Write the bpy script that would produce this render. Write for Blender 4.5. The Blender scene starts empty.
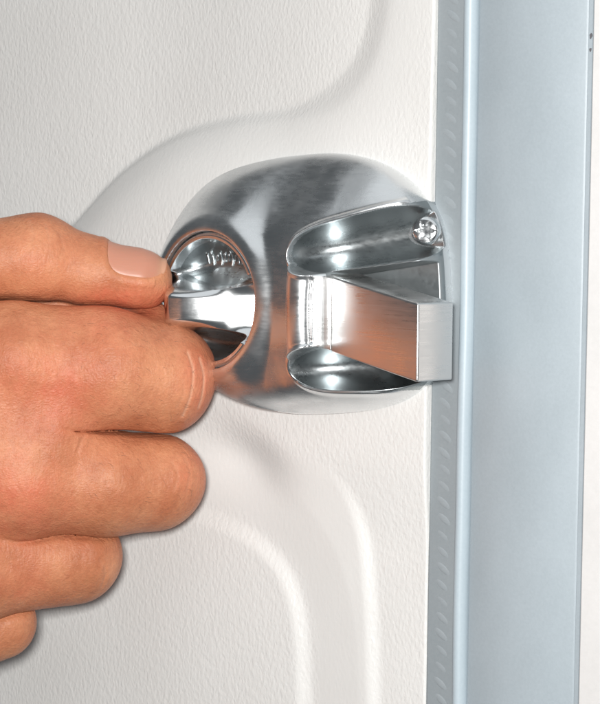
import bpy, bmesh, math
import numpy as np
from mathutils import Vector, Matrix

R = math.radians
scene = bpy.context.scene
COL = scene.collection

# ------------------------------------------------------------------ camera frame
# One unit of the working frame ("u") is S metres.  The door face is the XZ plane,
# the room is on its -Y side; u runs right along the door, v up, w out of it.
S = 0.00024
D = 2300.0                      # camera distance in u
TH, PHI, ROLL = R(38), R(4.2), R(0.75)
cdir = np.array([math.sin(TH)*math.cos(PHI), -math.cos(TH)*math.cos(PHI), math.sin(PHI)])
r0 = np.array([math.cos(TH), math.sin(TH), 0.0])
u0 = np.cross(cdir, r0)
rgt = r0*math.cos(ROLL) + u0*math.sin(ROLL)
upv = np.cross(cdir, rgt)
campos = cdir*D

cam_d = bpy.data.cameras.new('camera')
cam = bpy.data.objects.new('camera', cam_d); COL.objects.link(cam)
M = Matrix(((rgt[0], upv[0], cdir[0]), (rgt[1], upv[1], cdir[1]), (rgt[2], upv[2], cdir[2]))).to_4x4()
M.translation = Vector(campos*S)
cam.matrix_world = M
cam_d.sensor_fit = 'VERTICAL'; cam_d.sensor_height = 24.0
cam_d.lens = 24.0*D/704.0
cam_d.clip_start = 0.01; cam_d.clip_end = 20.0
scene.camera = cam

# ------------------------------------------------------------------ world, lamps, exposure
world = bpy.data.worlds.new('World'); scene.world = world; world.use_nodes = True
bg = world.node_tree.nodes['Background']
bg.inputs['Color'].default_value = (0.88, 0.95, 1.0, 1); bg.inputs['Strength'].default_value = 0.10
cy = scene.cycles
cy.max_bounces = 7; cy.diffuse_bounces = 3; cy.glossy_bounces = 5; cy.transmission_bounces = 2
vs = scene.view_settings
vs.view_transform = 'Standard'; vs.look = 'None'; vs.exposure = 0.0; vs.gamma = 1.0
try: vs.use_curve_mapping = False
except Exception: pass

def area(name, pos_u, target_u, size, power, color=(1, 1, 1), shape='SQUARE', size_y=None):
    d = bpy.data.lights.new(name, 'AREA'); d.energy = power; d.color = color
    d.shape = shape; d.size = size
    if size_y: d.size_y = size_y
    o = bpy.data.objects.new(name, d); COL.objects.link(o)
    o.location = Vector(pos_u)*S
    o.rotation_euler = (Vector(target_u)-Vector(pos_u)).to_track_quat('-Z', 'Y').to_euler()
    return o
# the camera's own flash, just above and to the left of the lens
area('camera_flash', campos - rgt*52 + upv*68 + cdir*20, (0, 0, 0), 0.034, 3.5, (1.0, 0.988, 0.968))
# added soft lamp overhead, puts light reflections on the chrome
area('overhead_fill', (1150, -1000, 3900), (60, 0, 60), 1.6, 4.6, (0.95, 0.98, 1.0), 'DISK')

# ------------------------------------------------------------------ helpers
def P(px, py, w=0.0):
    """the point at height w over the door that is seen at pixel px, py"""
    d = -cdir*D + rgt*(px-300.0) + upv*(352.0-py)
    t = (-w-campos[1])/d[1]
    return campos + d*t
def UV(px, py, w=0.0):
    p = P(px, py, w); return float(p[0]), float(p[2])
def Vw(px, py, dz):
    """the point dz in front of the plane through the door centre facing the camera"""
    px = np.asarray(px, float); py = np.asarray(py, float); dz = np.asarray(dz, float)
    s = (D-dz)/D
    return (rgt[None, :]*((px-300)*s)[:, None] + upv[None, :]*((352-py)*s)[:, None] + cdir[None, :]*dz[:, None])

def sstep(a, b, x):
    t = np.clip((x-a)/(b-a), 0, 1); return t*t*(3-2*t)
def smin(a, b, k):
    h = np.clip(0.5+0.5*(b-a)/k, 0, 1); return b*(1-h)+a*h-k*h*(1-h)
def smax(a, b, k): return -smin(-a, -b, k)

def mesh_obj(name, verts, faces, mat, parent=None, smooth=True, scale=S):
    me = bpy.data.meshes.new(name)
    v = (np.asarray(verts, float)*scale)
    me.from_pydata(v.tolist(), [], [list(map(int, f)) for f in faces] if not isinstance(faces, list) else faces)
    me.update()
    if smooth: me.shade_smooth()
    me.materials.append(mat)
    o = bpy.data.objects.new(name, me); COL.objects.link(o)
    if parent: o.parent = parent
    return o
def fast_obj(name, verts, quads, mat, parent=None):
    """all-quad mesh from arrays"""
    verts = np.asarray(verts, np.float32)*S; quads = np.asarray(quads, np.int32)
    me = bpy.data.meshes.new(name)
    me.vertices.add(len(verts)); me.vertices.foreach_set('co', verts.ravel())
    me.loops.add(quads.size); me.loops.foreach_set('vertex_index', quads.ravel())
    me.polygons.add(len(quads)); me.polygons.foreach_set('loop_start', np.arange(0, quads.size, 4, dtype=np.int32))
    me.update(calc_edges=True); me.validate()
    me.shade_smooth(); me.materials.append(mat)
    o = bpy.data.objects.new(name, me); COL.objects.link(o)
    if parent: o.parent = parent
    return o
def bm_obj(name, bm, mat, parent=None, smooth=True, bevel=None):
    for v in bm.verts: v.co *= S
    me = bpy.data.meshes.new(name)
    if bevel:
        bmesh.ops.recalc_face_normals(bm, faces=bm.faces)
        es = [e for e in bm.edges if len(e.link_faces) == 2 and e.calc_face_angle(0) > R(35)]
        bmesh.ops.bevel(bm, geom=es, offset=bevel*S, segments=3, profile=0.6, affect='EDGES')
    bmesh.ops.recalc_face_normals(bm, faces=bm.faces)
    bm.to_mesh(me); bm.free()
    if smooth:
        me.shade_smooth()
        try: me.set_sharp_from_angle(angle=R(50))
        except Exception: pass
    me.materials.append(mat)
    o = bpy.data.objects.new(name, me); COL.objects.link(o)
    if parent: o.parent = parent
    return o
def empty(name, loc=(0, 0, 0)):
    o = bpy.data.objects.new(name, None); o.location = Vector(loc)*S
    o.empty_display_size = 0.01; COL.objects.link(o); return o
def put(o, parent):
    """parent while keeping the world position of geometry built at the origin"""
    o.parent = parent
    o.matrix_parent_inverse = Matrix.Translation(-parent.location)
    return o
def tag(o, label=None, cat=None, kind=None, group=None):
    if label: o['label'] = label
    if cat: o['category'] = cat
    if kind: o['kind'] = kind
    if group: o['group'] = group
    return o

# ------------------------------------------------------------------ materials
def new_mat(name):
    m = bpy.data.materials.new(name); m.use_nodes = True
    nt = m.node_tree
    return m, nt, nt.nodes['Principled BSDF']
def node(nt, t, **kw):
    n = nt.nodes.new(t)
    for k, v in kw.items():
        if k in n.inputs: n.inputs[k].default_value = v
        else: setattr(n, k, v)
    return n
def coords(nt, scale, rot=(0, 0, 0)):
    tc = node(nt, 'ShaderNodeTexCoord')
    mp = node(nt, 'ShaderNodeMapping')
    mp.inputs['Scale'].default_value = scale; mp.inputs['Rotation'].default_value = rot
    nt.links.new(tc.outputs['Object'], mp.inputs['Vector'])
    return mp.outputs['Vector']
K = 1.0/S      # texture frequencies below are "per u"

def mat_plastic():
    m, nt, b = new_mat('door_plastic')
    L = nt.links.new
    b.inputs['Roughness'].default_value = 0.30
    b.inputs['IOR'].default_value = 1.5
    # grain: short wavy wrinkles, about 4 u across and 10 u tall
    vec = coords(nt, (K/3.0, K/3.0, K/5.4), (0, R(-16), 0))
    nz = node(nt, 'ShaderNodeTexNoise', Scale=0.55, Detail=2.0)
    L(vec, nz.inputs['Vector'])
    mix = node(nt, 'ShaderNodeVectorMath', operation='MULTIPLY_ADD')
    mix.inputs[1].default_value = (1.6, 1.6, 1.6)
    L(nz.outputs['Color'], mix.inputs[0]); L(vec, mix.inputs[2])
    vo = node(nt, 'ShaderNodeTexVoronoi', feature='SMOOTH_F1', Scale=0.8)
    vo.inputs['Smoothness'].default_value = 0.6
    L(mix.outputs[0], vo.inputs['Vector'])
    n2 = node(nt, 'ShaderNodeTexNoise', Scale=0.9, Detail=3.0, Roughness=0.6)
    L(mix.outputs[0], n2.inputs['Vector'])
    ad = node(nt, 'ShaderNodeMath', operation='ADD')
    L(vo.outputs['Distance'], ad.inputs[0]); L(n2.outputs['Fac'], ad.inputs[1])
    bp = node(nt, 'ShaderNodeBump', Strength=0.40, Distance=1.05*S)
    ga = node(nt, 'ShaderNodeAttribute', attribute_name='grain')
    gm = node(nt, 'ShaderNodeMath', operation='MULTIPLY'); L(ga.outputs['Fac'], gm.inputs[0]); L(ad.outputs[0], gm.inputs[1])
    L(gm.outputs[0], bp.inputs['Height']); L(bp.outputs[0], b.inputs['Normal'])
    # faint unevenness of the plastic's tint
    n3 = node(nt, 'ShaderNodeTexNoise', Scale=1.0, Detail=3.0)
    L(coords(nt, (K/160,)*3), n3.inputs['Vector'])
    cr = node(nt, 'ShaderNodeValToRGB')
    cr.color_ramp.elements[0].position = 0.3; cr.color_ramp.elements[0].color = (0.76, 0.75, 0.73, 1)
    cr.color_ramp.elements[1].position = 0.7; cr.color_ramp.elements[1].color = (0.80, 0.793, 0.775, 1)
    L(n3.outputs['Fac'], cr.inputs[0]); L(cr.outputs[0], b.inputs['Base Color'])
    return m
def mat_simple(name, c0, c1, rough, bump=0.1, scale=4.0, dist=0.6, spec=0.5):
    m, nt, b = new_mat(name)
    L = nt.links.new
    n = node(nt, 'ShaderNodeTexNoise', Scale=1.0, Detail=5.0, Roughness=0.65)
    L(coords(nt, (K/scale,)*3), n.inputs['Vector'])
    n2 = node(nt, 'ShaderNodeTexNoise', Scale=1.0, Detail=3.0)
    L(coords(nt, (K/70.0, K/70.0, K/120.0)), n2.inputs['Vector'])
    ad = node(nt, 'ShaderNodeMath', operation='ADD'); ad.inputs[1].default_value = 0
    mu = node(nt, 'ShaderNodeMix', data_type='FLOAT'); mu.inputs[0].default_value = 0.45
    L(n2.outputs['Fac'], mu.inputs[2]); L(n.outputs['Fac'], mu.inputs[3])
    cr = node(nt, 'ShaderNodeValToRGB')
    cr.color_ramp.elements[0].position = 0.35; cr.color_ramp.elements[0].color = (*c0, 1)
    cr.color_ramp.elements[1].position = 0.65; cr.color_ramp.elements[1].color = (*c1, 1)
    L(mu.outputs[0], cr.inputs[0]); L(cr.outputs[0], b.inputs['Base Color'])
    b.inputs['Roughness'].default_value = rough
    b.inputs['Specular IOR Level'].default_value = spec
    bp = node(nt, 'ShaderNodeBump', Strength=bump, Distance=dist*S)
    L(n.outputs['Fac'], bp.inputs['Height']); L(bp.outputs[0], b.inputs['Normal'])
    return m
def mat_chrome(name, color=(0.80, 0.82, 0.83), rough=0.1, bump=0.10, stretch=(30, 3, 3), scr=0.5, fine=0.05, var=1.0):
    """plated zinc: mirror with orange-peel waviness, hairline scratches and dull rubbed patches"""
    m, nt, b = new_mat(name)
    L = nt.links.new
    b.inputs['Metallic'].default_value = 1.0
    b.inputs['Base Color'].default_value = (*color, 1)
    n = node(nt, 'ShaderNodeTexNoise', Scale=1.0, Detail=4.0, Roughness=0.6)
    L(coords(nt, tuple(K/s for s in stretch)), n.inputs['Vector'])
    n2 = node(nt, 'ShaderNodeTexNoise', Scale=1.0, Detail=3.0)
    L(coords(nt, (K/40,)*3), n2.inputs['Vector'])
    mr = node(nt, 'ShaderNodeMapRange')
    mr.inputs['From Min'].default_value = 0.35; mr.inputs['From Max'].default_value = 0.7
    mr.inputs['To Min'].default_value = rough*(1-0.4*var); mr.inputs['To Max'].default_value = rough*(1+1.2*var)
    mx = node(nt, 'ShaderNodeMix', data_type='FLOAT'); mx.inputs[0].default_value = scr
    L(n2.outputs['Fac'], mx.inputs[2]); L(n.outputs['Fac'], mx.inputs[3])
    L(mx.outputs[0], mr.inputs['Value']); L(mr.outputs[0], b.inputs['Roughness'])
    bp = node(nt, 'ShaderNodeBump', Strength=bump, Distance=0.5*S)
    L(n.outputs['Fac'], bp.inputs['Height'])
    n3 = node(nt, 'ShaderNodeTexNoise', Scale=1.0, Detail=2.0)
    L(coords(nt, (K/7,)*3), n3.inputs['Vector'])
    bp2 = node(nt, 'ShaderNodeBump', Strength=fine, Distance=0.8*S)
    L(n3.outputs['Fac'], bp2.inputs['Height']); L(bp.outputs[0], bp2.inputs['Normal'])
    L(bp2.outputs[0], b.inputs['Normal'])
    return m
def mat_skin():
    m, nt, b = new_mat('skin')
    L = nt.links.new
    red = node(nt, 'ShaderNodeAttribute', attribute_name='redness')
    n = node(nt, 'ShaderNodeTexNoise', Scale=1.0, Detail=4.0, Roughness=0.6)
    L(coords(nt, (K/55,)*3), n.inputs['Vector'])
    cr = node(nt, 'ShaderNodeValToRGB')
    e = cr.color_ramp.elements
    e[0].position = 0.36; e[0].color = (0.45, 0.172, 0.08, 1)
    e[1].position = 0.64; e[1].color = (0.63, 0.288, 0.148, 1)
    L(n.outputs['Fac'], cr.inputs[0])
    mx = node(nt, 'ShaderNodeMix', data_type='RGBA', blend_type='MIX')
    mx.inputs[7].default_value = (0.66, 0.155, 0.09, 1)
    L(cr.outputs[0], mx.inputs[6]); 
    n5 = node(nt, 'ShaderNodeTexNoise', Scale=1.0, Detail=5.0, Roughness=0.7)
    L(coords(nt, (K/22,)*3), n5.inputs['Vector'])
    mm = node(nt, 'ShaderNodeMath', operation='MULTIPLY')
    rb2 = node(nt, 'ShaderNodeMath', operation='ADD'); rb2.inputs[1].default_value = 0.28
    L(red.outputs['Fac'], rb2.inputs[0]); L(rb2.outputs[0], mm.inputs[0]); L(n5.outputs['Fac'], mm.inputs[1])
    L(mm.outputs[0], mx.inputs[0])
    # fine speckle of pores
    n4 = node(nt, 'ShaderNodeTexNoise', Scale=1.0, Detail=4.0, Roughness=0.75)
    L(coords(nt, (K/4.0,)*3), n4.inputs['Vector'])
    cr2 = node(nt, 'ShaderNodeValToRGB')
    cr2.color_ramp.elements[0].position = 0.3; cr2.color_ramp.elements[0].color = (0.80, 0.76, 0.74, 1)
    cr2.color_ramp.elements[1].position = 0.6; cr2.color_ramp.elements[1].color = (1, 1, 1, 1)
    L(n4.outputs['Fac'], cr2.inputs[0])
    mu = node(nt, 'ShaderNodeMix', data_type='RGBA', blend_type='MULTIPLY'); mu.inputs[0].default_value = 0.7
    L(mx.outputs[2], mu.inputs[6]); L(cr2.outputs[0], mu.inputs[7])
    dr = node(nt, 'ShaderNodeAttribute', attribute_name='crease_pale')
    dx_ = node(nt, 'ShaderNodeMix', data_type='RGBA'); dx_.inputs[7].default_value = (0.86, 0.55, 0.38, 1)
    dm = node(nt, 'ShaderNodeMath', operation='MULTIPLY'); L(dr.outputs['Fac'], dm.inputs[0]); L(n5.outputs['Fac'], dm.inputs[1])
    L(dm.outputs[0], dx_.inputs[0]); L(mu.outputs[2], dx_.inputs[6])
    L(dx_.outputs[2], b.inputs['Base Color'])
    b.inputs['Roughness'].default_value = 0.47
    b.inputs['Specular IOR Level'].default_value = 0.35
    b.inputs['Subsurface Weight'].default_value = 0.12
    b.inputs['Subsurface Radius'].default_value = (1.0, 0.35, 0.2)
    b.inputs['Subsurface Scale'].default_value = 6*S
    # skin relief: crossing fine lines + pores
    vo = node(nt, 'ShaderNodeTexVoronoi', feature='DISTANCE_TO_EDGE', Scale=1.0)
    vx = coords(nt, (K/4.6, K/4.6, K/2.9), (0, R(18), 0))
    nd = node(nt, 'ShaderNodeTexNoise', Scale=0.7, Detail=2.0); L(vx, nd.inputs['Vector'])
    va = node(nt, 'ShaderNodeVectorMath', operation='MULTIPLY_ADD'); va.inputs[1].default_value = (1.2,)*3
    L(nd.outputs['Color'], va.inputs[0]); L(vx, va.inputs[2]); L(va.outputs[0], vo.inputs['Vector'])
    ad = node(nt, 'ShaderNodeMath', operation='MULTIPLY_ADD'); ad.inputs[1].default_value = 0.7
    L(n4.outputs['Fac'], ad.inputs[0]); L(vo.outputs['Distance'], ad.inputs[2])
    bp = node(nt, 'ShaderNodeBump', Strength=0.5, Distance=1.0*S)
    L(ad.outputs[0], bp.inputs['Height'])
    # broader folds of loose skin running across the fingers
    nf = node(nt, 'ShaderNodeTexNoise', Scale=1.0, Detail=5.0, Roughness=0.62, Distortion=0.8)
    L(coords(nt, (K/11, K/11, K/26), (0, R(12), 0)), nf.inputs['Vector'])
    bp2 = node(nt, 'ShaderNodeBump', Strength=0.5, Distance=3.2*S)
    L(nf.outputs['Fac'], bp2.inputs['Height']); L(bp.outputs[0], bp2.inputs['Normal']); L(bp2.outputs[0], b.inputs['Normal'])
    return m

M_PLASTIC = mat_plastic()
M_SEAL = mat_simple('seal_rubber', (0.275, 0.31, 0.33), (0.315, 0.35, 0.37), 0.5, 0.15, 3.0)
M_LUG = mat_simple('worn_rubber', (0.295, 0.332, 0.354), (0.335, 0.372, 0.394), 0.5, 0.15, 3.0)
M_BEAD = mat_simple('bead_rubber', (0.44, 0.52, 0.57), (0.50, 0.58, 0.63), 0.42, 0.12, 3.0)
M_JAMB = mat_simple('jamb_paint', (0.365, 0.42, 0.455), (0.425, 0.485, 0.525), 0.45, 0.15, 2.5)
M_TRIM = mat_simple('white_trim', (0.70, 0.69, 0.68), (0.76, 0.75, 0.74), 0.5, 0.2, 5.0)
M_HOUSE = mat_chrome('housing_chrome', rough=0.24, bump=0.06, stretch=(14, 14, 2.6), scr=0.3, fine=0.06, var=0.6)
M_RECESS_SHADE = mat_chrome('recess_shade_metal', (0.40, 0.43, 0.44), rough=0.28, bump=0.06, stretch=(12, 3, 3), var=0.4)
M_SLOT_SHADE = mat_chrome('slot_shade_metal', (0.42, 0.45, 0.46), rough=0.45, bump=0.06, stretch=(6, 6, 6), var=0.3)
M_KNOB = mat_chrome('knob_chrome', rough=0.17, bump=0.05, stretch=(12, 12, 2.5), scr=0.2, fine=0.07, var=0.5)
M_BOLT = mat_chrome('bolt_steel', (0.76, 0.75, 0.74), rough=0.28, bump=0.045, stretch=(60, 60, 1.5), scr=0.55, fine=0.02, var=0.5)
M_SCREW = mat_chrome('screw_steel', rough=0.16, bump=0.05, stretch=(5, 5, 5), fine=0.2)
M_SKIN = mat_skin()

# ------------------------------------------------------------------ door panel (a moulded sheet)
def polyline_sd(x, y, pts):
    """distance to a polyline, signed: positive on its right hand side"""
    pts = np.asarray(pts, float)
    best = np.full(x.shape, 1e9); sg = np.ones(x.shape)
    for (ax, ay), (bx, by) in zip(pts[:-1], pts[1:]):
        dx, dy = bx-ax, by-ay
        t = np.clip(((x-ax)*dx+(y-ay)*dy)/(dx*dx+dy*dy), 0, 1)
        ex, ey = x-ax-t*dx, y-ay-t*dy
        d = np.hypot(ex, ey)
        c = dx*(y-ay)-dy*(x-ax)
        up = d < best
        best = np.where(up, d, best); sg = np.where(up, np.where(c < 0, 1.0, -1.0), sg)
    return best*sg
def catmull(pts, n=12):
    pts = np.asarray(pts, float)
    p = np.vstack([2*pts[0]-pts[1], pts, 2*pts[-1]-pts[-2]])
    out = []
    for i in range(1, len(p)-2):
        for t in np.linspace(0, 1, n, endpoint=False):
            a, b, c, d = p[i-1], p[i], p[i+1], p[i+2]
            out.append(0.5*((2*b)+(c-a)*t+(2*a-5*b+4*c-d)*t*t+(3*b-a-3*c+d)*t**3))
    out.append(p[-2]); return np.array(out)
def curve_uv(pix, w=0.0): return [UV(x, y, w) for x, y in catmull(pix)]

u_edge = UV(427.0, 352)[0]
C_TOP = curve_uv([(-120, 420), (-40, 320), (40, 232), (95, 172), (150, 136), (215, 118), (285, 108), (335, 78), (362, 30), (372, -60), (376, -200)], -10)
C_LOW1 = curve_uv([(-200, 520), (60, 515), (170, 510), (235, 528), (278, 562), (298, 610), (304, 680), (304, 760), (304, 900)], -3)
C_LOW2 = curve_uv([(-200, 440), (120, 430), (230, 436), (300, 452), (340, 480), (362, 530), (370, 600), (373, 680), (374, 760), (374, 900)], -3)
C_PAD = curve_uv([(120, 400), (200, 420), (250, 446), (300, 490), (330, 540)], -3)
def panel_height(u, v):
    # pad round the lock stands above the upper field
    d = polyline_sd(u, v, C_TOP)          # positive below / right of the curve
    amp = 58-38*sstep(UV(95, 100)[0], UV(385, 100)[0], u)
    ww = 9+22*sstep(UV(255, 100)[0], UV(345, 100)[0], u)
    h = -amp+amp*(1-np.exp(-np.clip(d+5, 0, None)/42.0))*sstep(-ww, ww, d)
    # lower field, a shallow channel round it, and the margin along the door edge
    d1 = polyline_sd(u, v, C_LOW1); d2 = polyline_sd(u, v, C_LOW2)
    inch = sstep(-10, 10, -d1)            # outside the lower field
    out = sstep(-8, 8, -d2)               # outside the channel
    low = sstep(-95, -190, v)
    ramp = np.clip(-d1/70.0, 0, 1)
    h += low*(-7*inch+6*ramp-6*out)
    # hollow under the lock where the pad runs out
    d3 = polyline_sd(u, v, C_PAD)
    c = UV(246, 450, 0)
    h -= 21*sstep(34, -34, -d3)*np.exp(-(((u-c[0])/62)**2+((v-c[1])/46)**2))
    # rolled edge
    e = np.clip(u-(u_edge-3), 0, 3)
    h -= (3-np.sqrt(np.clip(9-e*e, 0, None)))
    return h
def panel_grain(u, v):
    d1 = polyline_sd(u, v, C_LOW1); d2 = polyline_sd(u, v, C_LOW2); d = polyline_sd(u, v, C_TOP)
    ch = sstep(8, 22, -d1)*sstep(-6, 16, d2)*sstep(-60, -130, v)
    sl = sstep(0, 20, d)*sstep(110, 50, d)
    return np.clip(1-0.75*ch-0.65*sl, 0.2, 1)
us = np.concatenate([np.arange(-760, u_edge-3.5, 3.2), np.linspace(u_edge-3, u_edge, 7)])
vv = np.arange(-620, 621, 3.2)
UU, VV = np.meshgrid(us, vv, indexing='ij')
HH = panel_height(UU, VV)
pv = np.stack([UU, -HH, VV], -1)
grain = np.concatenate([panel_grain(UU, VV).ravel(), np.zeros(len(vv))])
sk = pv[-1].copy(); sk[:, 1] = 30       # door edge returns into the rebate
pv = np.concatenate([pv, sk[None]], 0)
nu, nv = pv.shape[:2]
idx = np.arange(nu*nv).reshape(nu, nv)
quads = np.stack([idx[:-1, :-1], idx[1:, :-1], idx[1:, 1:], idx[:-1, 1:]], -1).reshape(-1, 4)
door = fast_obj('door_panel', pv.reshape(-1, 3), quads, M_PLASTIC)
at_ = door.data.attributes.new('grain', 'FLOAT', 'POINT')
if len(door.data.vertices) == len(grain): at_.data.foreach_set('value', grain.astype(np.float32))
tag(door, 'white grained plastic door panel with moulded curves behind the lock', kind='structure')

# ------------------------------------------------------------------ door frame beside it
frame = empty('door_frame', (u_edge+20, 20, 0))
tag(frame, 'blue grey door frame with rubber seal at the right', kind='structure')
def strip(name, prof, mat, z0=-620, z1=620, nz=2, wob=0.0):
    """profile of (u, w) points swept along v"""
    prof = np.array(prof, float); zs = np.linspace(z0, z1, nz)
    vts = []
    for z in zs:
        o = wob*(math.sin(z*0.013+1)+0.6*math.sin(z*0.031))
        for (a, b) in prof: vts.append((a+o, -b, z))
    n = len(prof); q = []
    for i in range(nz-1):
        for j in range(n-1):
            q.append((i*n+j, i*n+j+1, (i+1)*n+j+1, (i+1)*n+j))
    o = fast_obj(name, vts, q, mat)
    try: o.data.set_sharp_from_angle(angle=R(40))
    except Exception: pass
    return put(o, frame)
WS = -7.0
ub0 = UV(458.5, 352, WS)[0]; ub1 = UV(471, 352, WS)[0]
rb = (ub1-ub0)/2
strip('rubber_seal', [(u_edge-8, WS-6), (u_edge+0.8, WS-1.5), (u_edge+2.5, WS), (ub0+1, WS), (ub0+2, WS-4), (ub0+3, WS-9)], M_SEAL, nz=60, wob=0.25)
pb = [(ub0+rb-rb*math.cos(a)*1.0, WS-3+(rb+2)*math.sin(a)) for a in np.linspace(0, math.pi, 15)]
strip('sealing_bead', [(ub0, WS-10)]+pb+[(ub1, WS-10)], M_BEAD, nz=90, wob=0.5)
WJ = -7.0
uj1 = UV(586.0, 352, WJ)[0]
strip('jamb', [(ub1+0.5, WJ-8), (ub1+1.5, WJ-2), (ub1+4, WJ), (uj1-7, WJ+0.6), (uj1-5.2, WJ-0.8), (uj1-4, WJ+0.8), (uj1, WJ+0.8), (uj1+1, WJ-5)], M_JAMB, nz=2)
strip('wall_trim', [(uj1+1.5, WJ-6), (uj1+2, WJ+2.5), (uj1+3.5, WJ+4), (uj1+330, WJ+4)], M_TRIM)
# embossed slanting lugs along the seal
bm = bmesh.new()
bmesh.ops.create_uvsphere(bm, u_segments=10, v_segments=6, radius=1.0)
bmesh.ops.delete(bm, geom=[v for v in bm.verts if v.co.y > 0.2], context='VERTS')
for v in bm.verts: v.co = Vector((v.co.x*8.5, v.co.y*0.6, v.co.z*4.4)); v.co.z -= v.co.x*0.55
lug0 = bm_obj('seal_lug', bm, M_LUG)
um = (u_edge+ub0)/2+2
for i, z in enumerate(np.arange(-600, 601, 16.0)):
    o = lug0 if i == 0 else lug0.copy()
    if i: COL.objects.link(o)
    o.location = Vector((um+0.8*math.sin(i*2.3), -WS+0.3+0.1*math.sin(i*1.7), z))*S
    put(o, frame)

# ------------------------------------------------------------------ the lock
lock = empty('door_lock', (14, 0, 68))
tag(lock, 'chrome domed door lock with turn knob, square bolt and two scooped screw wells', 'lock')

UC, VC, RHO = 14.0, 68.0, R(5)
A_, B_ = 163.0, 129.0
KU, KV, KW, KT = -58.0, 52.0, 75.0, 0.09         # knob centre, height, tilt slope
def knob_plane(u): return KW+(u-KU)*KT
S1A, S1B = UV(284, 257, 80), UV(414, 229, 44)    # upper scoop axis
S2A, S2B = UV(283, 372, 78), UV(412, 364, 44)    # lower scoop axis
def top_h(u, v=52.0):
    a = smin(knob_plane(u)+1.0, np.full_like(u, 79.0), 8)
    b = 86-(u-60)*0.32
    return smin(a, b, 14)-0.0017*(v-48)**2*sstep(-60, 30, u)*sstep(190, 80, u)
def scoop(u, v, A, B, ha, hb, za, zb, fa):
    dx, dy = B[0]-A[0], B[1]-A[1]
    L2 = dx*dx+dy*dy
    t = ((u-A[0])*dx+(v-A[1])*dy)/L2
    tc = np.clip(t, 0, 1.0)
    Ln = math.sqrt(L2)
    pe = np.abs((u-A[0])*dy-(v-A[1])*dx)/Ln
    x = np.clip(t/0.4, 0, 1)
    hw = (ha+(hb-ha)*tc)*(1-(1-x)**2.6)**0.5
    z = za+(zb-za)*tc
    al0 = np.clip(-t*Ln, 0, None); al1 = np.clip((t-1)*Ln-60, 0, None)
    q = np.clip(pe/np.maximum(hw, 0.3), 0, 1)
    endw = np.clip(1-(np.clip((t-1)*Ln, 0, 9)/9.0)**4, 0, 1)
    inside = z-fa*hw*np.sqrt(1-q*q)
    lip = 3.4*np.exp(-((pe-hw-2.0)/2.6)**2)*sstep(-0.02, 0.1, t)*np.exp(-(al0/3.0)**2)
    return inside+7.0*np.hypot(np.hypot(al0, al1), np.clip(pe-hw, 0, None)), lip
def slot_h(u, v):
    lo = -2+(u-70)*0.21; hi = 87+(u-70)*0.17
    sd = np.maximum(np.maximum(lo-v, v-hi), 74.0-u)
    return 10+np.clip(sd+9, 0, None)*8.0
def housing_height(u, v, t, ang):
    k = 3.1+1.5*np.cos(ang)**2*np.where(np.cos(ang) > 0, 3.0, 1.8) - 0.9*np.clip(np.sin(ang), 0, 1)+1.7*np.clip(-np.sin(ang), 0, 1)
    h = top_h(u, v)*np.sqrt(np.clip(1-t**k, 0, 1))
    cone = top_h(u, v)*np.clip(1-np.clip((t-0.40)/0.60, 0, 1)**1.2, 0, 1)
    wc = 0.35*sstep(-0.1, 1.0, np.sin(ang))
    h = h*(1-wc)+cone*wc
    rk = np.hypot((u-KU)*1.015, v-KV)
    col = knob_plane(u)+2.0-0.035*(rk-70)**2*(rk < 86)-((rk-86)*1.12+8.96)*(rk >= 86)
    h = np.where(t < 0.999, smax(h, np.minimum(col, (1-t)*900), 7), h)
    # bead left of the bolt slot
    br = np.clip(1-((u-59)/13.0)**2, 0, 1)*sstep(-12, 4, v)*sstep(98, 84, v)
    h = h+9*np.sqrt(br)*np.where(br > 0, 1, 0)
    h = smin(h, slot_h(u, v), 7)
    s1, l1 = scoop(u, v, S1A, S1B, 22, 30, 79, 48, 2.0)
    s2, l2 = scoop(u, v, S2A, S2B, 19, 28, 79, 48, 2.0)
    edge = sstep(1.0, 0.93, t)
    h = smin(h+(l1+l2)*edge*(h > 20), smin(s1, s2, 0.1), 3.0)
    # socket for the knob
    h = smin(h, knob_plane(u)-60+np.clip(rk-65.0, 0, None)*18, 2.5)
    return np.maximum(h, 0)
NA, NR = 1100, 320
ang = np.linspace(0, 2*math.pi, NA, endpoint=False)
ca, sa = np.cos(ang), np.sin(ang)
nexp = 2.45+0.35*np.clip(ca*1.2, -1, 1)-0.35*np.clip(ca*sa*2, 0, 1)+0.5*np.clip(-ca*sa*2, 0, 1)*(sa < 0)+0.75*np.clip(-ca*sa*2, 0, 1)*(sa > 0)
kk = np.exp(-(np.linspace(-2, 2, 181))**2); kk /= kk.sum()
nexp = np.convolve(np.concatenate([nexp[-90:], nexp, nexp[:90]]), kk, 'valid')     # no kinks in the outline
rb_ = (np.abs(ca/A_)**nexp+np.abs(sa/B_)**nexp)**(-1/nexp)
tt = np.concatenate([[2e-5], 1-(1-np.linspace(0, 1, NR)[1:])**1.35])
T, G = np.meshgrid(tt, ang, indexing='ij')
pl, ql = T*rb_[None]*ca[None], T*rb_[None]*sa[None]
hu = UC+pl*math.cos(RHO)-ql*math.sin(RHO); hv = VC+pl*math.sin(RHO)+ql*math.cos(RHO)
hw_ = housing_height(hu, hv, T, G)
verts = np.stack([hu, -(hw_+1.2), hv], -1)
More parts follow.
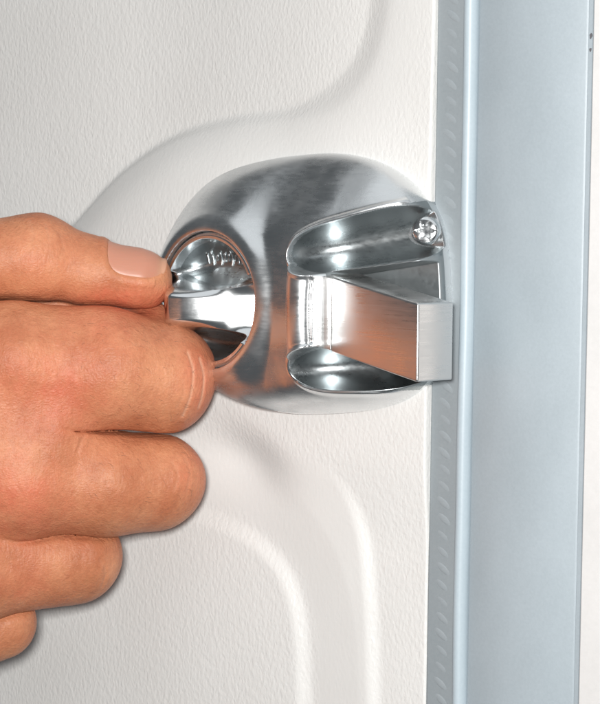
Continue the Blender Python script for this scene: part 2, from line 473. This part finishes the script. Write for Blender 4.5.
# thin flange lip, then the skirt down to the panel
lip = verts[-1].copy(); lip[:, 1] = 4
lip2 = lip.copy(); lip2[:, 1] = 40
verts = np.concatenate([verts, lip[None], lip2[None]], 0)
nr = verts.shape[0]
idx = np.arange(nr*NA).reshape(nr, NA)
nx = np.roll(idx, -1, axis=1)
quads = np.stack([idx[:-1], idx[1:], nx[1:], nx[:-1]], -1).reshape(-1, 4)
hc = housing_height(np.array([[UC]]), np.array([[VC]]), np.array([[0.0]]), np.array([[0.0]]))[0, 0]
housing = put(fast_obj('housing', verts.reshape(-1, 3), quads, M_HOUSE), lock)
housing.data.materials.append(M_SLOT_SHADE)        # darker metal in the slot: its shade is put into the colour
slot_dark = np.zeros(verts.shape[:2], bool)
slot_dark[:hu.shape[0]] = (slot_h(hu, hv) < 60) & (hw_ > 1)
fr = slot_dark.reshape(-1)[quads].all(1).astype(np.int32)
housing.data.materials.append(M_RECESS_SHADE)        # dark reflections inside the screw wells, painted as greyer chrome
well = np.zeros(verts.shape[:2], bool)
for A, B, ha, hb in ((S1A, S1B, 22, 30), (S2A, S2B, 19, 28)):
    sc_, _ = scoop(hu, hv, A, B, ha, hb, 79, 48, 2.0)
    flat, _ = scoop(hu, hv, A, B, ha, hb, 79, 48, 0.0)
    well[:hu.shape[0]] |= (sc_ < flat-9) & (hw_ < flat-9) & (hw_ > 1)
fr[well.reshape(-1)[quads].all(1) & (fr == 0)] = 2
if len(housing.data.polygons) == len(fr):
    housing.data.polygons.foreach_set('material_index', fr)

# --- knob: a dished disc with a waisted grip bar left standing across it
knob_e = bpy.data.objects
NA2, NR2 = 720, 200
a2 = np.linspace(0, 2*math.pi, NA2, endpoint=False)
t2 = np.concatenate([[2e-5], np.linspace(0, 1, NR2+1)[1:]])
T2, G2 = np.meshgrid(t2, a2, indexing='ij')
RK = 67.5
ka, kb = T2*RK*np.cos(G2), T2*RK*np.sin(G2)
def knob_h(a, b):
    r = np.hypot(a, b)
    # two leaf shaped dishes, above and below the bar
    edge = 18+10*(a/58.0)**2                    # half width of the bar, waisted in the middle
    bo = b+8.0
    d_out = 61.0-r
    h = np.zeros_like(a)
    for sgn in (1, -1):
        bb = bo*sgn
        sd = np.minimum(d_out, (bb-edge)*0.95)   # distance inside the dish
        sd = smin(d_out, (bb-edge)*0.9, 10)
        depth = 40*np.clip(1-np.exp(-np.clip(sd, 0, None)/11.0), 0, 1)
        h = h-np.where(sd > 0, depth, 0)
    onbar = np.clip(1-np.maximum(np.abs(bo)-edge*0.55, 0)**2/(edge*0.75)**2, 0, 1)*np.clip((66.5-r)/5.0, 0, 1)
    ta = np.clip((a+45)/65.0, 0, 1)
    bow = 37-0.9*(65*(ta**3-0.5*ta**4)+np.clip(a-20, 0, None))-0.04*np.clip(-18-a, 0, None)**2
    h = h+onbar*bow
    h -= np.clip(r-(RK-4), 0, 4)**2*0.3
    return h
kh = knob_h(ka, kb)
cT = 1/math.hypot(1, KT); sT = KT*cT
def knob_pt(a, b, h):
    return np.stack([KU+a*cT-h*sT, -(KW+a*sT+h*cT), KV+b], -1)
kv_ = knob_pt(ka, kb, kh)
lipk = knob_pt(ka[-1]*1.0, kb[-1], np.full(NA2, -18.0))
kv_ = np.concatenate([kv_, lipk[None]], 0)
idx = np.arange(kv_.shape[0]*NA2).reshape(-1, NA2); nx = np.roll(idx, -1, axis=1)
quads = np.stack([idx[:-1], idx[1:], nx[1:], nx[:-1]], -1).reshape(-1, 4)
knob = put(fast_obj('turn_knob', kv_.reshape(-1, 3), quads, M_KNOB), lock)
knob.data.materials.append(M_RECESS_SHADE)          # dish floors coloured darker to stand for the shade in them
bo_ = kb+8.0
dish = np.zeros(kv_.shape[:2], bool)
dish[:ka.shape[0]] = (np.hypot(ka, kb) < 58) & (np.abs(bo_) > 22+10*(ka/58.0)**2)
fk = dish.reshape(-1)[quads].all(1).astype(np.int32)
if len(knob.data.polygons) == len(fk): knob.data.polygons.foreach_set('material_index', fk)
# close the tiny hole in the middle of knob
# embossed wavy mark in the upper dish
bm = bmesh.new()
def ridge(bm, pts, rad):
    rings = []
    for i, p in enumerate(pts):
        q = pts[min(i+1, len(pts)-1)]-pts[max(i-1, 0)]
        q = Vector(q).normalized(); n1 = q.orthogonal().normalized(); n2 = q.cross(n1)
        rr = rad*(0.5 if i in (0, len(pts)-1) else 1)
        rings.append([bm.verts.new(Vector(p)+n1*rr*math.cos(t)+n2*rr*math.sin(t)) for t in np.linspace(0, 2*math.pi, 8, endpoint=False)])
    for r1, r2 in zip(rings[:-1], rings[1:]):
        for j in range(8): bm.faces.new((r1[j], r1[(j+1) % 8], r2[(j+1) % 8], r2[j]))
    bm.faces.new(rings[0][::-1]); bm.faces.new(rings[-1])
def on_knob(a, b, lift):
    a = np.atleast_1d(np.asarray(a, float)); b = np.atleast_1d(np.asarray(b, float))
    return knob_pt(a, b, knob_h(a, b)+lift)
def stroke(pts, rad=1.7):
    pts = catmull(pts, 4)
    ridge(bm, on_knob(pts[:, 0], pts[:, 1], 0.8), rad)
# worn raised flutes: a short wavy row of slanting ribs
for i in range(11):
    x = -27+i*4.8; y = 38+3*math.cos((x+2)/26.0); l = 5.5+2.2*math.sin(i*2.4)
    stroke([(x-1.6, y-l), (x, y), (x+2.2, y+l)], 1.25+0.3*math.sin(i*1.7))
mk = bm_obj('raised_flutes', bm, M_KNOB)
mk.parent = knob

# --- bolt: bar leaving the slot, swung a little down and out of the door plane
b0 = np.array([UV(331, 314, 62)[0], -62, (UV(330, 278, 62)[1]+UV(325, 350, 62)[1])/2])
bTR = P(418, 303, 88); bBR = P(417, 383, 88)
b1 = (bTR+bBR)/2
ex = (b1-b0); BL = float(np.linalg.norm(ex)); ex = ex/BL
ez = (bTR-bBR); BH = float(np.linalg.norm(ez)); ez /= np.linalg.norm(ez)
ey = np.cross(ez, ex); ey /= np.linalg.norm(ey)       # away from the viewer, into the door
BH *= 0.985
TK = 45.0
prof = [(0, -0.0), (BL, 0.0), (BL, TK), (-16, TK), (-16, 6), (0, 6)]
bm = bmesh.new()
loops = []
for zz in (-BH/2, BH/2):
    loops.append([bm.verts.new(Vector(b0+ex*a+ey*b+ez*zz)) for a, b in prof])
n = len(prof)
bm.faces.new(loops[0]); bm.faces.new(loops[1][::-1])
for j in range(n): bm.faces.new((loops[0][j], loops[0][(j+1) % n], loops[1][(j+1) % n], loops[1][j]))
bolt = put(bm_obj('bolt', bm, M_BOLT, bevel=2.2), lock)
# curved root of the bolt: collar that turns with the knob and sweeps down to the bar
arc = [(-1.2-22*t, 0.6-20*t**2.0) for t in np.linspace(0, 1, 12)]
prof = arc+[(-26, -8), (-26, 26), (-1.2, 26)]
bm = bmesh.new(); loops = []
for zz in (-BH/2+1, BH/2-1.5):
    loops.append([bm.verts.new(Vector(b0+ex*a+ey*b+ez*zz)) for a, b in prof])
n = len(prof)
bm.faces.new(loops[0]); bm.faces.new(loops[1][::-1])
for j in range(n): bm.faces.new((loops[0][j], loops[0][(j+1) % n], loops[1][(j+1) % n], loops[1][j]))
collar = put(bm_obj('bolt_collar', bm, M_BOLT, bevel=1.2), lock)

# --- screws in the scoops
def screw(name, A, B, f, w):
    u = A[0]+(B[0]-A[0])*f; v = A[1]+(B[1]-A[1])*f
    prof = [(0, -3.0), (5.6, -3.0), (6.4, 3.6), (10, 4.0), (12.5, 2.6), (13.6, 0), (13.6, -8)]
    NS = 60; vts = []; q = []
    for r, z in prof:
        for t in np.linspace(0, 2*math.pi, NS, endpoint=False):
            rr = r
            if 3 < r < 7: rr = r*(1+0.28*math.cos(6*t))
            vts.append((rr*math.cos(t), -z, rr*math.sin(t)))
    for i in range(len(prof)-1):
        for j in range(NS): q.append((i*NS+j, (i+1)*NS+j, (i+1)*NS+(j+1) % NS, i*NS+(j+1) % NS))
    o = fast_obj(name, vts, q, M_SCREW)
    try: o.data.set_sharp_from_angle(angle=R(40))
    except Exception: pass
    o.location = Vector((u, -w, v))*S
    o.rotation_euler = (R(-4), 0, R(23))
    return put(o, lock)
screw('screw', S1A, S1B, 0.93, 12)
screw('screw', S2A, S2B, 0.93, 12)

# ------------------------------------------------------------------ the hand
# rounded cones in the frame (px, py, dz), blended into one surface
def rcone(X, Y, Z, a, ra, b, rb):
    ax, ay, az = a; bx, by, bz = b
    dx, dy, dz = bx-ax, by-ay, bz-az
    L2 = dx*dx+dy*dy+dz*dz
    t = np.clip(((X-ax)*dx+(Y-ay)*dy+(Z-az)*dz)/L2, 0, 1)
    d = np.sqrt((X-ax-t*dx)**2+(Y-ay-t*dy)**2+(Z-az-t*dz)**2)
    return d-(ra+(rb-ra)*t)
def chain(X, Y, Z, pts, k=14):
    out = None
    for p, q in zip(pts[:-1], pts[1:]):
        d = rcone(X, Y, Z, p[:3], p[3], q[:3], q[3])
        out = d if out is None else smin(out, d, k)
    return out
THUMB = [(-160, 300, 20, 62), (-40, 261, 22, 43), (34, 257, 14, 40.5), (92, 272, 10, 31.5), (136, 279, 8, 28), (143, 280, 6, 26.5)]
INDEX = [(-160, 380, 34, 66), (10, 362.5, 38, 60), (105, 369, 26, 60), (160, 378, 12, 57)]
INDEX_TIP = [(158, 376, 0, 46), (136, 338, -30, 33), (149, 326, -14, 25)]
MIDDLE = [(-160, 460, 34, 66), (20, 478, 26, 60), (100, 482, 14, 53), (157, 481, 0, 48)]
MIDDLE_TIP = [(150, 482, -14, 42), (70, 480, -70, 36)]
RING = [(-160, 560, 10, 62), (-30, 568, 4, 54), (76, 556, -20, 46)]
RING_TIP = [(70, 556, -30, 40), (0, 550, -80, 34)]
PINKY = [(-160, 640, -20, 52), (-60, 636, -28, 44), (0, 622, -40, 37)]
WEB = [(-160, 320, -45, 50), (-40, 309, -50, 32), (60, 307, -56, 24)]
FILL = [(-200, 410, 26, 84), (-60, 420, 34, 68), (42, 430, 32, 54)]
FILL2 = [(-200, 520, 4, 84), (-90, 530, 6, 66), (0, 525, -6, 50)]
FILL3 = [(-220, 600, -20, 70), (-90, 605, -24, 52)]
WRIST = [(-1150, 640, 900, 165), (-560, 500, 330, 120), (-360, 470, 130, 108), (-190, 450, -4, 108)]
def hand_sdf(X, Y, Z):
    f = chain(X, Y, Z, INDEX)
    f = smin(f, chain(X, Y, Z, INDEX_TIP), 16)
    fi = f
    g = smin(chain(X, Y, Z, MIDDLE), chain(X, Y, Z, MIDDLE_TIP), 16)
    f = smin(f, g, 3)
    fm = g
    g = smin(chain(X, Y, Z, RING), chain(X, Y, Z, RING_TIP), 16)
    fr = g
    f = smin(f, g, 4)
    fp = chain(X, Y, Z, PINKY)
    f = smin(f, fp, 4)
    f = smin(f, chain(X, Y, Z, FILL), 22)
    f = smin(f, chain(X, Y, Z, FILL2), 22)
    f = smin(f, chain(X, Y, Z, FILL3), 18)
    f = smin(f, chain(X, Y, Z, WEB), 8)
    t = chain(X, Y, Z, THUMB, 18)
    base = f
    f = smin(f, t, 2)
    f = smin(f, chain(X, Y, Z, WRIST, 40), 60)
    # tight folds where finger lies against finger
    f = f+6.5*np.exp(-((fi-fm)/2.6)**2)*sstep(52, 104, X)*(Z > -20)
    f = f+6.0*np.exp(-((fm-fr)/2.6)**2)*sstep(-10, 60, X)*(Z > -40)
    f = f+5.0*np.exp(-((fr-fp)/2.6)**2)*sstep(-70, -10, X)*(Z > -60)
    f = f+6.0*np.exp(-((t-base)/2.6)**2)*sstep(-60, 0, X)*(Z > -20)
    return f
xs = np.concatenate([np.arange(-1360, -300, 16.0), np.arange(-300, -60, 7.0), np.arange(-60, 232, 1.9)]).astype(np.float32)
ys = np.arange(190, 690, 1.9).astype(np.float32)
zs = np.concatenate([np.arange(-152, 120, 1.9), np.arange(120, 1110, 15.0)]).astype(np.float32)
ys = np.concatenate([ys, np.arange(ys[-1]+10, 850, 14)]).astype(np.float32)
def surface_nets(xs, ys, zs, fn):
    nx_, ny_, nz_ = len(xs), len(ys), len(zs)
    F = np.empty((nx_, ny_, nz_), np.float32)
    Yg, Zg = np.meshgrid(ys, zs, indexing='ij')
    CH = 24
    for i in range(0, nx_, CH):
        F[i:i+CH] = fn(xs[i:i+CH, None, None], Yg[None], Zg[None])
    ins = F < 0
    c = np.zeros((nx_-1, ny_-1, nz_-1), np.int8)
    for a in (0, 1):
        for b in (0, 1):
            for d in (0, 1):
                c += ins[a:nx_-1+a, b:ny_-1+b, d:nz_-1+d]
    act = (c > 0) & (c < 8)
    I, J, Kk = np.nonzero(act)
    vid = np.full(act.shape, -1, np.int32); vid[I, J, Kk] = np.arange(len(I))
    acc = np.zeros((len(I), 3)); cnt = np.zeros(len(I))
    corners = [(a, b, d) for a in (0, 1) for b in (0, 1) for d in (0, 1)]
    for a in corners:
        for b in corners:
            if a < b and sum(abs(p-q) for p, q in zip(a, b)) == 1:
                fa = F[I+a[0], J+a[1], Kk+a[2]].astype(float); fb = F[I+b[0], J+b[1], Kk+b[2]].astype(float)
                m = (fa < 0) != (fb < 0)
                t = np.where(m, fa/np.where(m, fa-fb, 1), 0)
                pa = np.stack([xs[I+a[0]], ys[J+a[1]], zs[Kk+a[2]]], -1); pb_ = np.stack([xs[I+b[0]], ys[J+b[1]], zs[Kk+b[2]]], -1)
                acc += np.where(m[:, None], pa+(pb_-pa)*t[:, None], 0); cnt += m
    V = acc/cnt[:, None]
    Q = []
    def quads_for(axis):
        sl = [slice(1, -1)]*3; sl0 = list(sl); sl1 = list(sl)
        A0 = ins; 
        sh = [slice(None)]*3
        lo = list(sh); hi = list(sh); lo[axis] = slice(0, -1); hi[axis] = slice(1, None)
        e0, e1 = ins[tuple(lo)], ins[tuple(hi)]
        x = e0 != e1
        ii = np.array(np.nonzero(x)).T
        o1, o2 = [(1, 2), (2, 0), (0, 1)][axis]
        ok = (ii[:, o1] > 0) & (ii[:, o2] > 0) & (ii[:, o1] < ins.shape[o1]-1) & (ii[:, o2] < ins.shape[o2]-1)
        ii = ii[ok]
        flip = e0[ii[:, 0], ii[:, 1], ii[:, 2]]
        def at(d1, d2):
            k = ii.copy(); k[:, o1] -= d1; k[:, o2] -= d2
            return vid[k[:, 0], k[:, 1], k[:, 2]]
        q = np.stack([at(1, 1), at(0, 1), at(0, 0), at(1, 0)], -1)
        q[~flip] = q[~flip][:, ::-1]
        return q
    Q = np.concatenate([quads_for(0), quads_for(1), quads_for(2)])
    return V, Q[(Q >= 0).all(1)]
HV, HQ = surface_nets(xs, ys, zs, hand_sdf)
def grad(p, e=0.8):
    g = []
    for ax in range(3):
        a = p.copy(); b = p.copy(); a[:, ax] += e; b[:, ax] -= e
        g.append(hand_sdf(a[:, 0], a[:, 1], a[:, 2])-hand_sdf(b[:, 0], b[:, 1], b[:, 2]))
    g = np.stack(g, -1); return g/np.maximum(np.linalg.norm(g, axis=1, keepdims=True), 1e-6)
NRM = grad(HV)
# creases: (points in px, depth, width)
CREASES = [
    ([(188, 352), (194, 372), (191, 396), (183, 416)], 0.8, 1.3),
    ([(200, 358), (205, 376), (203, 396), (199, 408)], 0.7, 1.2),
    ([(182, 380), (184, 392), (178, 408)], 0.5, 1.2),
    ([(172, 462), (178, 476), (174, 490)], 0.5, 1.3), ([(186, 458), (190, 474), (187, 492)], 0.5, 1.3),
    ([(120, 350), (138, 344), (150, 346)], 0.3, 1.6),
    ([(60, 232), (64, 246), (60, 258)], 0.5, 1.6), ([(46, 224), (49, 240), (44, 252)], 0.5, 1.6), ([(30, 220), (33, 236), (29, 250)], 0.4, 1.6),
    ([(100, 560), (106, 572), (102, 586)], 0.8, 1.3),
    ([(84, 437), (80, 444), (78, 452)], 0.8, 2.0),
]
front = np.clip(NRM[:, 2]*2.0, 0, 1)
disp = np.zeros(len(HV)); crease_pale = np.zeros(len(HV))
sel = HV[:, 0] > -60
for pts, dep, wid in CREASES:
    d = np.abs(polyline_sd(HV[:, 0], HV[:, 1], catmull(pts, 6)))
    disp -= dep*np.exp(-(d/wid)**2)*front
    crease_pale += (0.75 if dep >= 0.7 and pts[0][0] > 180 else 0.12)*np.exp(-(d/1.2)**2)*front  # skin colour turned paler along each crease line
    disp += 0.35*dep*np.exp(-((d-3.2)/2.0)**2)*front
# gentle lumps of knuckles, tendons and pads
disp += 1.3*np.sin(HV[:, 0]*0.045+1.3)*np.sin(HV[:, 1]*0.05+HV[:, 2]*0.03)*sel
# nail fold: the skin sinks under the nail
NAX0, NAX1 = np.array([100.0, 273.5, 9.5]), np.array([160.0, 281.5, 6.0])
nax = (NAX1-NAX0)/np.linalg.norm(NAX1-NAX0)
nup = np.array([0.0, -1.0, 0.0]); nup -= nax*np.dot(nup, nax); nup /= np.linalg.norm(nup)
nfr = np.cross(nax, nup)
if nfr[2] < 0: nfr = -nfr
NLEN = float(np.linalg.norm(NAX1-NAX0))
def nail_inside(p):
    q = p-NAX0
    l = q@nax/NLEN; a = np.arctan2(q@nup, q@nfr)
    return np.maximum(np.abs((l-0.545)/0.515)**3.2+np.abs((a-R(58))/R(60))**3.2, 0), l, a
nd, nl_, na_ = nail_inside(HV)
near = (HV[:, 0] > 80) & (HV[:, 1] < 310) & (NRM[:, 2] > -0.9)
nin = np.where(near, nd, 9)
disp -= 3.6*sstep(1.0, 0.6, nin)
disp += np.where((nin < 5) & (nl_ < 0.9), 1.0*np.exp(-((nin-1.5)/0.5)**2), 0)
# redness of the knuckles, fingertip and thumb pad
red = np.zeros(len(HV))
for (x, y, sx, sy, a) in [(55, 392, 62, 42, 0.8), (14, 500, 58, 40, 0.85), (205, 380, 22, 44, 0.7), (130, 300, 60, 16, 0.9), (40, 262, 30, 20, 0.35), (110, 330, 40, 20, 0.3), (196, 470, 18, 30, 0.5), (30, 590, 30, 20, 0.4)]:
    red += a*np.exp(-((HV[:, 0]-x)/sx)**2-((HV[:, 1]-y)/sy)**2)
HVd = HV+NRM*disp[:, None]
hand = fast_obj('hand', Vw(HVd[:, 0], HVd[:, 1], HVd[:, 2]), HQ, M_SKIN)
att = hand.data.attributes.new('redness', 'FLOAT', 'POINT')
if len(hand.data.vertices) == len(red):
    att.data.foreach_set('value', np.clip(red, 0, 1.4).astype(np.float32))
at2 = hand.data.attributes.new('crease_pale', 'FLOAT', 'POINT')
if len(hand.data.vertices) == len(crease_pale): at2.data.foreach_set('value', np.clip(crease_pale, 0, 1).astype(np.float32))
tag(hand, 'bare hand turning the chrome knob between thumb and bent index finger', 'hand')

# --- thumb nail: a curved plate seated on the thumb
m_nail, nt, b = new_mat('nail')
b.inputs['Base Color'].default_value = (0.80, 0.46, 0.36, 1)
b.inputs['Roughness'].default_value = 0.42
b.inputs['Subsurface Weight'].default_value = 0.2; b.inputs['Subsurface Scale'].default_value = 3*S
nn = node(nt, 'ShaderNodeTexNoise', Scale=1.0, Detail=3.0)
nt.links.new(coords(nt, (K/30, K/30, K/3.0)), nn.inputs['Vector'])
tip = node(nt, 'ShaderNodeAttribute', attribute_name='nail_tip')
mx = node(nt, 'ShaderNodeMix', data_type='RGBA'); mx.inputs[6].default_value = (0.53, 0.235, 0.155, 1); mx.inputs[7].default_value = (0.58, 0.30, 0.19, 1)
nt.links.new(tip.outputs['Fac'], mx.inputs[0]); nt.links.new(mx.outputs[2], b.inputs['Base Color'])
bp = node(nt, 'ShaderNodeBump', Strength=0.35, Distance=0.6*S)
nt.links.new(nn.outputs['Fac'], bp.inputs['Height']); nt.links.new(bp.outputs[0], b.inputs['Normal'])
NR3, NA3 = 24, 90
nv_ = []; tipv = []
for rr in np.linspace(0.0005, 1.0, NR3):
    for t in np.linspace(0, 2*math.pi, NA3, endpoint=False):
        c, s_ = math.cos(t), math.sin(t)
        k = (abs(c)**3.2+abs(s_)**3.2)**(-1/3.2)*rr
        nv_.append((0.545+0.515*c*k, R(58)+R(60)*s_*k, rr))
nv_ = np.array(nv_)
dirs = np.cos(nv_[:, 1])[:, None]*nfr+np.sin(nv_[:, 1])[:, None]*nup
org = NAX0+nax*(nv_[:, 0]*NLEN)[:, None]
lo = np.zeros(len(nv_)); hi = np.full(len(nv_), 60.0)
for _ in range(30):
    mid = (lo+hi)/2; p = org+dirs*mid[:, None]
    f = hand_sdf(p[:, 0], p[:, 1], p[:, 2])
    lo = np.where(f < 0, mid, lo); hi = np.where(f < 0, hi, mid)
# a nail does not dive over the fingertip: it keeps a straight long profile
rad = hi.copy()
cap = 31.0-3.0*np.clip(nv_[:, 0]-0.5, 0, 1)
ext = np.clip((nv_[:, 0]-0.7)/0.3, 0, 1)
rad = rad+ (np.maximum(rad, 24.5)-rad)*ext
rad = rad-0.9-0.6*np.clip((nv_[:, 2]-0.9)/0.1, 0, 1)*(1-ext)
np_ = org+dirs*rad[:, None]
idx = np.arange(NR3*NA3).reshape(NR3, NA3); nx = np.roll(idx, -1, axis=1)
q = np.stack([idx[:-1], idx[1:], nx[1:], nx[:-1]], -1).reshape(-1, 4)
under = np_-dirs*2.2
allv = np.concatenate([np_, under[-NA3:]])
rim = np.arange(NA3)+NR3*NA3
q = np.concatenate([q, np.stack([idx[-1], rim, np.roll(rim, -1), nx[-1]], -1)])
nail = fast_obj('thumb_nail', Vw(allv[:, 0], allv[:, 1], allv[:, 2]), q, m_nail)
tv = np.concatenate([sstep(0.86, 0.98, nv_[:, 0]), np.ones(NA3)])
att = nail.data.attributes.new('nail_tip', 'FLOAT', 'POINT')
if len(nail.data.vertices) == len(tv): att.data.foreach_set('value', tv.astype(np.float32))
nail.parent = hand

# --- sparse fine hairs on the backs of the index and middle finger
m_hair, nt, b = new_mat('hair'); b.inputs['Base Color'].default_value = (0.24, 0.12, 0.07, 1); b.inputs['Roughness'].default_value = 0.5
rng = np.random.default_rng(4)
cand = np.nonzero((NRM[:, 2] > 0.45) & (HV[:, 0] > 70) & (HV[:, 0] < 196) & (HV[:, 1] > 322) & (HV[:, 1] < 515) & (nin > 4))[0]
cand = cand[(np.abs(HV[cand, 1]-437) > 12)]
pick = rng.choice(cand, 85, replace=False)
hv_l = []; hq = []
for i in pick:
    p = HVd[i].copy(); n_ = NRM[i]
    aa = rng.normal(0.55, 0.45); ln = rng.uniform(3.5, 8)
    tdir = np.array([math.cos(aa), math.sin(aa), 0.0]); tdir -= n_*np.dot(tdir, n_); tdir /= np.linalg.norm(tdir)
    side = np.cross(n_, tdir)
    for j, f in enumerate(np.linspace(0, 1, 5)):
        q_ = p+tdir*ln*f+n_*(0.1+1.6*math.sin(f*2.2))+side*ln*0.12*f*f
        rr = 0.17*(1-0.7*f)
        for t in (0, 2.1, 4.2): hv_l.append(q_+side*rr*math.cos(t)+n_*rr*math.sin(t))
    base = len(hv_l)-15
    for j in range(4):
        for k in range(3):
            hq.append((base+j*3+k, base+j*3+(k+1) % 3, base+(j+1)*3+(k+1) % 3, base+(j+1)*3+k))
hv_l = np.array(hv_l)
hair = fast_obj('finger_hair', Vw(hv_l[:, 0], hv_l[:, 1], hv_l[:, 2]), hq, m_hair)
hair.parent = hand; hair['kind'] = 'stuff'

# --- two small chips in the paint near the jamb's outer edge
m_chip = mat_simple('bare_spot', (0.10, 0.10, 0.11), (0.14, 0.14, 0.15), 0.6)
for (px, py, sx, sz) in ((591.5, 36, 1.6, 2.6), (590.5, 50, 1.2, 2.2)):
    u_, v_ = UV(px, py, WJ+1)
    u_ = min(u_, uj1-1.5)
    pts = [(u_+sx*(1+0.3*math.sin(3*t+px))*math.cos(t), -(WJ+1.05), v_+sz*(1+0.3*math.cos(2*t+py))*math.sin(t)) for t in np.linspace(0, 2*math.pi, 10, endpoint=False)]
    put(mesh_obj('paint_chip', pts, [list(range(10))], m_chip, smooth=False), frame)
